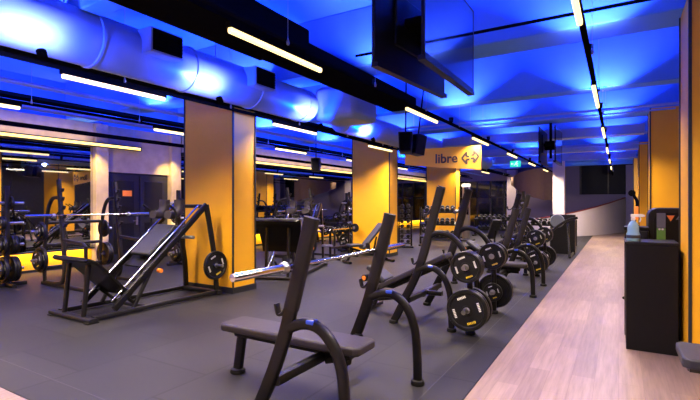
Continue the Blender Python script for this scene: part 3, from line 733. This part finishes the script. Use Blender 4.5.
# low bar stand between columns
lb = empty('low_bar_stand', (-6.3, 10.0, 0), 0, 'low black barbell stand left of the middle yellow column', 'barbell stand')
for s_ in (-1, 1):
    MB().sweep([(-.25, .45 * s_, .03), (0, .45 * s_, .05), (0, .45 * s_, .74)], .06, .05, (0, 1, 0), 10, 4).sweep([(.0, .45 * s_, .03), (.3, .45 * s_, .03)], .06, .05, (0, 1, 0), 10, 4).sweep([(.0, .45 * s_, .72), (.05, .45 * s_, .72), (.06, .45 * s_, .79)], .03, .05, (0, 1, 0), 8, 4).build('stand_post', M['frame'], lb, smooth=True)
MB().sweep([(0, -.45, .3), (0, .45, .3)], .05, .05, (0, 0, 1), 10, 4).build('cross_beam', M['frame'], lb, smooth=True)
BAR.put((-6.26, 10.0, .765), label='chrome barbell loaded with plates on the low stand')
plates('S', (-6.26, 9.3, .765), '-Y', 'the near end of the low barbell', .01); plates('S', (-6.26, 10.7, .765), '+Y', 'the far end of the low barbell', .01)

# adjustable benches
def mk_adj():
    r = empty('adjustable_bench', (0, 0, 0), 0, 'x', 'weight bench')
    MB().box(-.14, .14, -.62, .2, 0, .065, Matrix.Translation((0, -.05, .46)) @ Matrix.Rotation(-math.radians(48), 4, 'X')).build('backrest', M['padgrey'], r, bevel=.025, seg=3)
    MB().box(-.15, .15, .12, .46, .4, .465).build('seat', M['padgrey'], r, bevel=.025, seg=3)
    MB().sweep([(0, -.6, .06), (0, .3, .33), (0, .44, .36)], .06, .06, (1, 0, 0), 10, 4).sweep([(0, .35, .34), (0, .5, .05)], .06, .06, (1, 0, 0), 10, 4).sweep([(0, -.2, .2), (0, -.3, .62)], .04, .05, (1, 0, 0), 10, 4).build('frame', M['frame'], r, smooth=True)
    MB().sweep([(-.28, -.62, .04), (.28, -.62, .04)], .07, .06, (0, 0, 1), 10, 4).build('rear_foot', M['frame'], r, smooth=True)
    MB().sweep([(-.2, .5, .04), (.2, .5, .04)], .07, .06, (0, 0, 1), 10, 4).build('front_foot', M['frame'], r, smooth=True)
    return r
AB = Proto(mk_adj)
AB.put((-5.3, 9.6, 0), (0, 0, PI - .6), label='adjustable bench with raised backrest beside the middle yellow column')
AB.put((-3.4, 14.3, 0), (0, 0, .6), label='adjustable bench with raised backrest between the far dumbbell racks')
AB.put((-7.2, 12.4, 0), (0, 0, -.5), label='adjustable bench with raised backrest near the mirrored wall')

# ------------------------------------------------------------------ dumbbells
def mk_db(r_):
    def f():
        e = empty('dumbbell', (0, 0, 0), 0, 'x', 'dumbbell')
        MB().tube([(0, -.07, 0), (0, .07, 0)], .015, 8).build('handle', M['chrome'], e, smooth=True)
        for s_ in (-1, 1):
            MB().lathe([(.02, .06 * s_), (r_ * .9, .062 * s_), (r_, .075 * s_), (r_, .14 * s_), (r_ * .88, .155 * s_), (.0, .156 * s_)], axis='Y', n=14).build('weight_head', M['dbell'], e, smooth=True)
        return e
    return f
DB = Proto(mk_db(.075)); DS = Proto(mk_db(.06))
# vertical tower
tw = empty('dumbbell_tower', (-6.0, 13.55, 0), math.radians(20), 'vertical dumbbell tower standing right behind the middle yellow column', 'dumbbell rack')
MB().sweep([(-.2, 0, .03), (-.2, 0, 1.35)], .06, .1, (0, 1, 0), 8, 5).build('side_post', M['frame'], tw, smooth=True)
MB().sweep([(.2, 0, .03), (.2, 0, 1.35)], .06, .1, (0, 1, 0), 8, 5).build('side_post', M['frame'], tw, smooth=True)
MB().box(-.28, .28, -.25, .25, 0, .05).build('base', M['frame'], tw, bevel=.01)
for k in range(8):
    MB().box(-.2, .2, -.1, -.06, .12 + k * .165, .14 + k * .165).box(-.2, .2, .06, .1, .12 + k * .165, .14 + k * .165).build('cradle', M['frame2'], tw)
    for j, sd in enumerate((-.1, .1)):
        p = Vector((sd, 0, .12 + k * .165 + .082)); p.rotate(Matrix.Rotation(math.radians(20), 3, 'Z'))
        DS.put(Vector((-6.0, 13.55, 0)) + p, (0, 0, math.radians(20)), 'dumbbell on %s tier from bottom of the vertical tower, %s side' % (['first', 'second', 'third', 'fourth', 'fifth', 'sixth', 'seventh', 'top'][k], ['left', 'right'][j]), 'dumbbells on the vertical tower')

def rack_of_db(x, y, rz, L_, tiers, n, label, nm, pr):
    r = empty('dumbbell_rack', (x, y, 0), rz, label, 'dumbbell rack')
    zt = [.35 + .42 * i for i in range(tiers)]
    for s_ in (-1, 1):
        MB().sweep([(s_ * L_ / 2, -.28, .03), (s_ * L_ / 2, .28, .03)], .08, .06, (0, 0, 1), 8, 4).sweep([(s_ * L_ / 2, .05, .03), (s_ * L_ / 2, .16, zt[-1] + .12)], .09, .07, (1, 0, 0), 8, 4).build('side_frame', M['frame'], r, smooth=True)
    for t, z_ in enumerate(zt):
        yo = -.05 + t * .09
        mt = Matrix.Translation((0, yo, z_)) @ Matrix.Rotation(math.radians(18), 4, 'X')
        MB().box(-L_ / 2, L_ / 2, -.16, .16, -.03, -.012, mt).box(-L_ / 2, L_ / 2, -.165, -.155, -.03, .025, mt).build('shelf', M['frame2'], r)
        for k in range(n):
            lx = -L_ / 2 + .14 + (k + .5) * (L_ - .28) / n
            p = Vector((lx, yo, z_ + .067)); p.rotate(Matrix.Rotation(rz, 3, 'Z'))
            tn = ['bottom', 'middle', 'top'][t] if tiers == 3 else ['lower', 'upper'][t]
            pr.put(Vector((x, y, 0)) + p, (math.radians(18), 0, rz), 'black dumbbell, %s from the left on the %s shelf of %s' % (['first'] + ORD[1:] + ['thirteenth', 'fourteenth'], 0)[0][k].join(['', '']) if False else 'dumbbell %s on %s shelf, %s' % ((['first'] + ORD[1:] + ['thirteenth', 'fourteenth'])[k] + ' from left', tn, nm), 'dumbbells on ' + nm)
rack_of_db(-9.75, 12.4, -PI / 2 - PI, 2.4, 3, 12, 'three tier dumbbell rack along the mirrored wall', 'rack along the mirror', DB)
rack_of_db(-9.75, 15.2, -PI / 2 - PI, 2.4, 2, 12, 'two tier dumbbell rack farther along the mirrored wall', 'far rack along the mirror', DB)
rack_of_db(-4.45, 20.0, 0, 2.1, 2, 9, 'two tier dumbbell rack in front of the dark far windows', 'rack before the far windows', DB)
rack_of_db(-1.95, 16.2, 0, 1.5, 2, 7, 'short dumbbell rack between the far benches and the white column', 'short far rack', DB)
rack_of_db(-5.2, 14.6, .3, 1.3, 3, 6, 'three tier dumbbell rack right of the vertical dumbbell tower', 'rack beside the tower', DB)

# ------------------------------------------------------------------ far machine at the end of the row
fm = empty('seated_row_machine', (-1.35, 13.3, 0), 0, 'black plate loaded machine with tall back panel at the far end of the row', 'exercise machine')
MB().box(-.35, .3, .75, 1.0, 0, 1.12).build('weight_shroud', M['plastic'], fm, bevel=.02)
MB().sweep(smoothpath([(-.9, -.3, .05), (-.5, -.1, .45), (.1, .1, .95), (.4, .2, 1.05)], 5), .07, .06, (0, 1, 0), 10, 4).build('lever_arm', M['frame'], fm, smooth=True)
MB().sweep([(.25, -.3, .03), (.18, .0, .9)], .07, .06, (1, 0, 0), 10, 4).sweep([(-.8, .8, .04), (.3, .8, .04)], .07, .06, (0, 1, 0), 10, 4).sweep([(.25, -.3, .04), (.25, .8, .04)], .07, .06, (1, 0, 0), 10, 4).sweep([(-.8, -.3, .04), (-.8, .8, .04)], .07, .06, (1, 0, 0), 10, 4).build('frame', M['frame'], fm, smooth=True)
MB().lathe([(.0, -.03), (.17, -.03), (.19, 0), (.17, .03), (0, .03)], (-.12, .4, .95), 'Y', 28).build('pale_disc', M['greyscr'], fm, smooth=True)
MB().box(-.6, -.25, .1, .5, .42, .5).build('seat', M['pad'], fm, bevel=.02)
MB().sweep([(-.42, .3, .05), (-.42, .3, .43)], .07, .07, (0, 1, 0), 8, 4).build('seat_post', M['frame'], fm, smooth=True)
# pale cable tower near far windows
cm = empty('cable_machine', (-5.0, 17.0, 0), 0, 'slim pale cable machine tower in front of the dark windows', 'exercise machine')
for x in (-.12, .12): MB().sweep([(x, 0, .05), (x, 0, 2.1)], .05, .07, (0, 1, 0), 8, 4).build('post', M['steel'], cm, smooth=True)
MB().box(-.25, .25, -.3, .3, 0, .06).build('base', M['frame2'], cm, bevel=.01)
MB().box(-.16, .16, -.06, .06, 2.06, 2.18).build('top_cap', M['white'], cm, bevel=.01)
MB().box(-.085, .085, -.05, .05, .1, 1.0).build('weight_stack', M['steel'], cm)
MB().tube([(0, -.02, 1.0), (0, -.02, 2.1)], .006, 6).build('cable', M['wire'], cm)

# ------------------------------------------------------------------ reception side
ct = empty('service_counter', (.05, 5.22, 0), 0, 'tall black service counter beside the nearest right yellow column', 'counter')
MB().box(.012, .435, .012, .44, 0, 1.045).build('cabinet', M['counter'], ct, bevel=.004)
MB().box(0, .44, 0, .45, 1.045, 1.07).build('counter_top', M['plastic'], ct, bevel=.004)
bt = empty('spray_bottle', (.125, 5.33, 1.07), .2, 'translucent blue spray bottle with white trigger on the black counter', 'bottle')
MB().lathe([(.0, 0), (.056, .0), (.062, .01), (.06, .07), (.05, .095), (.052, .12), (.05, .15), (.032, .185), (.018, .2), (.018, .215)], n=24).build('bottle_body', M['bottle'], bt, smooth=True)
MB().lathe([(.02, .205), (.02, .235), (.013, .24)], n=16).box(-.02, .085, -.015, .015, .24, .268).box(.07, .1, -.01, .01, .245, .262).sweep([(.055, 0, .245), (.065, 0, .22), (.055, 0, .19)], .01, .018, (0, 1, 0), 8, 4).build('trigger_head', M['white'], bt, bevel=.002)
MB().lathe([(.0625, .03), (.0625, .06)], n=24).build('label_band', M['padgrey'], bt, smooth=True)
kv = empty('drinks_dispenser', (.44, 5.98, 0), 0, 'black rounded machine with an orange triangle emblem behind the service counter', 'machine')
def rrect(w_, z0, z1, r_):
    P_ = []
    for cx_, cz_, a0 in ((w_ / 2 - r_, z1 - r_, 0), (-w_ / 2 + r_, z1 - r_, 90)):
        for i in range(7):
            a = math.radians(a0 + 15 * i); P_.append((cx_ + r_ * math.cos(a), cz_ + r_ * math.sin(a)))
    return P_ + [(-w_ / 2, z0), (w_ / 2, z0)]
# stands just behind the counter, left of the column
kv.location = (.265, 5.95, 0)
kv.location = (.63, 5.93, 0)
MB().prism(rrect(.7, 0, 1.395, .09), 0, .45, 'XZ').build('cabinet', M['plastic'], kv, bevel=.012)
MB().prism(rrect(.6, .2, 1.35, .07), -.006, .0, 'XZ').build('front_panel', M['counter'], kv, bevel=.002)
MB().box(-.275, -.195, -.012, -.005, 1.18, 1.34).build('display', M['greyscr'], kv, bevel=.002)
MB().box(-.275, -.195, -.014, -.005, 1.02, 1.175).build('green_card', M['green'], kv, bevel=.002)
ey = MB()
for x in (-.25, -.222): ey.lathe([(.0, -.004), (.011, -.003), (.011, 0)], (x, -.014, 1.165), 'Y', 12)
ey.build('white_dots', M['white'], kv)
MB().prism([(-.185, 1.315), (-.115, 1.315), (-.15, 1.25)], -.011, -.005, 'XZ').build('triangle_emblem', M['orange'], kv)
MB().prism([(-.105, 1.27), (-.08, 1.31), (-.068, 1.31), (-.093, 1.27)], -.011, -.005, 'XZ').prism([(-.085, 1.27), (-.06, 1.31), (-.03, 1.31), (-.035, 1.3), (-.055, 1.3), (-.072, 1.27)], -.011, -.005, 'XZ').build('grey_emblem', M['greyscr'], kv)
bn = empty('waste_bin', (.165, 5.88, 0), 0, 'plain black box shaped bin just behind the spray bottle and counter', 'bin')
MB().box(-.11, .11, -.12, .15, 0, 1.15).build('body', M['plastic'], bn, bevel=.01)
MB().box(-.115, .115, -.125, .155, 1.15, 1.19).build('lid', M['counter'], bn, bevel=.008)
so = empty('sanitiser_stand', (.205, 8.0, 0), 0, 'slim black stand with orange dispenser and curved top, left of the second right column', 'stand')
MB().tube([(0, 0, .02), (0, 0, 1.25)], .02, 10).build('post', M['insul'], so, smooth=True)
MB().lathe([(0, 0), (.16, 0), (.16, .015), (.03, .03), (0, .03)], n=24).build('base', M['insul'], so, smooth=True)
MB().box(-.0, .05, -.04, .04, 1.2, 1.4).build('dispenser', M['orange'], so, bevel=.01)
MB().tube(smoothpath([(.03, 0, 1.38), (.03, 0, 1.48), (-.01, 0, 1.56), (-.035, 0, 1.62)], 5), .022, 10).lathe([(0, -.03), (.045, -.02), (.05, 0), (.045, .02), (0, .03)], (-.035, 0, 1.6), 'Y', 16).build('curved_arm', M['insul'], so, smooth=True)
nb = empty('flat_bench', (.35, 3.78, 0), 0, 'corner of a grey flat exercise bench cut off at the lower right edge', 'weight bench')
MB().prism([(0, -.19), (.03, -.22), (1.15, -.22), (1.15, .22), (.03, .22), (0, .19)], .39, .455, 'XY').build('bench_pad', M['padgrey'], nb, bevel=.015, seg=3)
MB().box(.04, 1.1, -.19, .19, .365, .39).build('pad_board', M['blacktrim'], nb)
for x in (.17, 1.0): MB().sweep([(x, 0, .37), (x, 0, .05)], .06, .06, (0, 1, 0), 10, 4).sweep([(x, -.2, .03), (x, .2, .03)], .06, .05, (0, 0, 1), 10, 4).build('leg', M['frame'], nb, smooth=True)
MB().sweep([(.15, 0, .34), (1.05, 0, .34)], .06, .06, (0, 1, 0), 10, 4).build('bench_beam', M['frame'], nb, smooth=True)

# ------------------------------------------------------------------ wider room light
light('AREA', 'unseen_side_light', (2.9, 3, 3.0), 90, (1, .82, .6), (2.9, 3, 0), shape='RECTANGLE', size=.1, size_y=9)  # unseen light over the reception side, no fixture modelled
light('AREA', 'unseen_side_light', (2.9, 14, 3.0), 90, (1, .82, .6), (2.9, 14, 0), shape='RECTANGLE', size=.1, size_y=9)  # same unseen light, farther down the room
light('SPOT', 'ramp_fill_spot', (-.1, 17.0, 2.7), 520, (1, .84, .82), (-.5, 22.5, .8), spot_size=math.radians(62), spot_blend=.7, shadow_soft_size=.03)  # added fill to brighten the ramp wall
light('SPOT', 'pier_fill_spot', (-5.1, 24.6, 3.1), 200, (1, .75, .45), (-5.1, 26.3, 1.2), spot_size=math.radians(90), spot_blend=.8, shadow_soft_size=.1)  # warm spot added to brighten the white pier
light('SPOT', 'soffit_fill_spot', (-3.6, 20.0, 1.2), 260, (1, .7, .5), (-4.2, 23, 2.6), spot_size=math.radians(90), spot_blend=.8, shadow_soft_size=.1)  # warm fill added from below for the brown soffit

w = bpy.data.worlds.new('world'); SC.world = w; w.use_nodes = True
w.node_tree.nodes['Background'].inputs['Color'].default_value = (.02, .02, .05, 1)
w.node_tree.nodes['Background'].inputs['Strength'].default_value = .3
SC.view_settings.view_transform = 'Standard'; SC.view_settings.look = 'None'; SC.view_settings.gamma = 1
SC.view_settings.exposure = .12; SC.view_settings.use_curve_mapping = False
SC.cycles.use_denoising = True
SC.cycles.max_bounces = 7; SC.cycles.diffuse_bounces = 3; SC.cycles.glossy_bounces = 5
SC.cycles.sample_clamp_indirect = 4
bpy.context.view_layer.update()
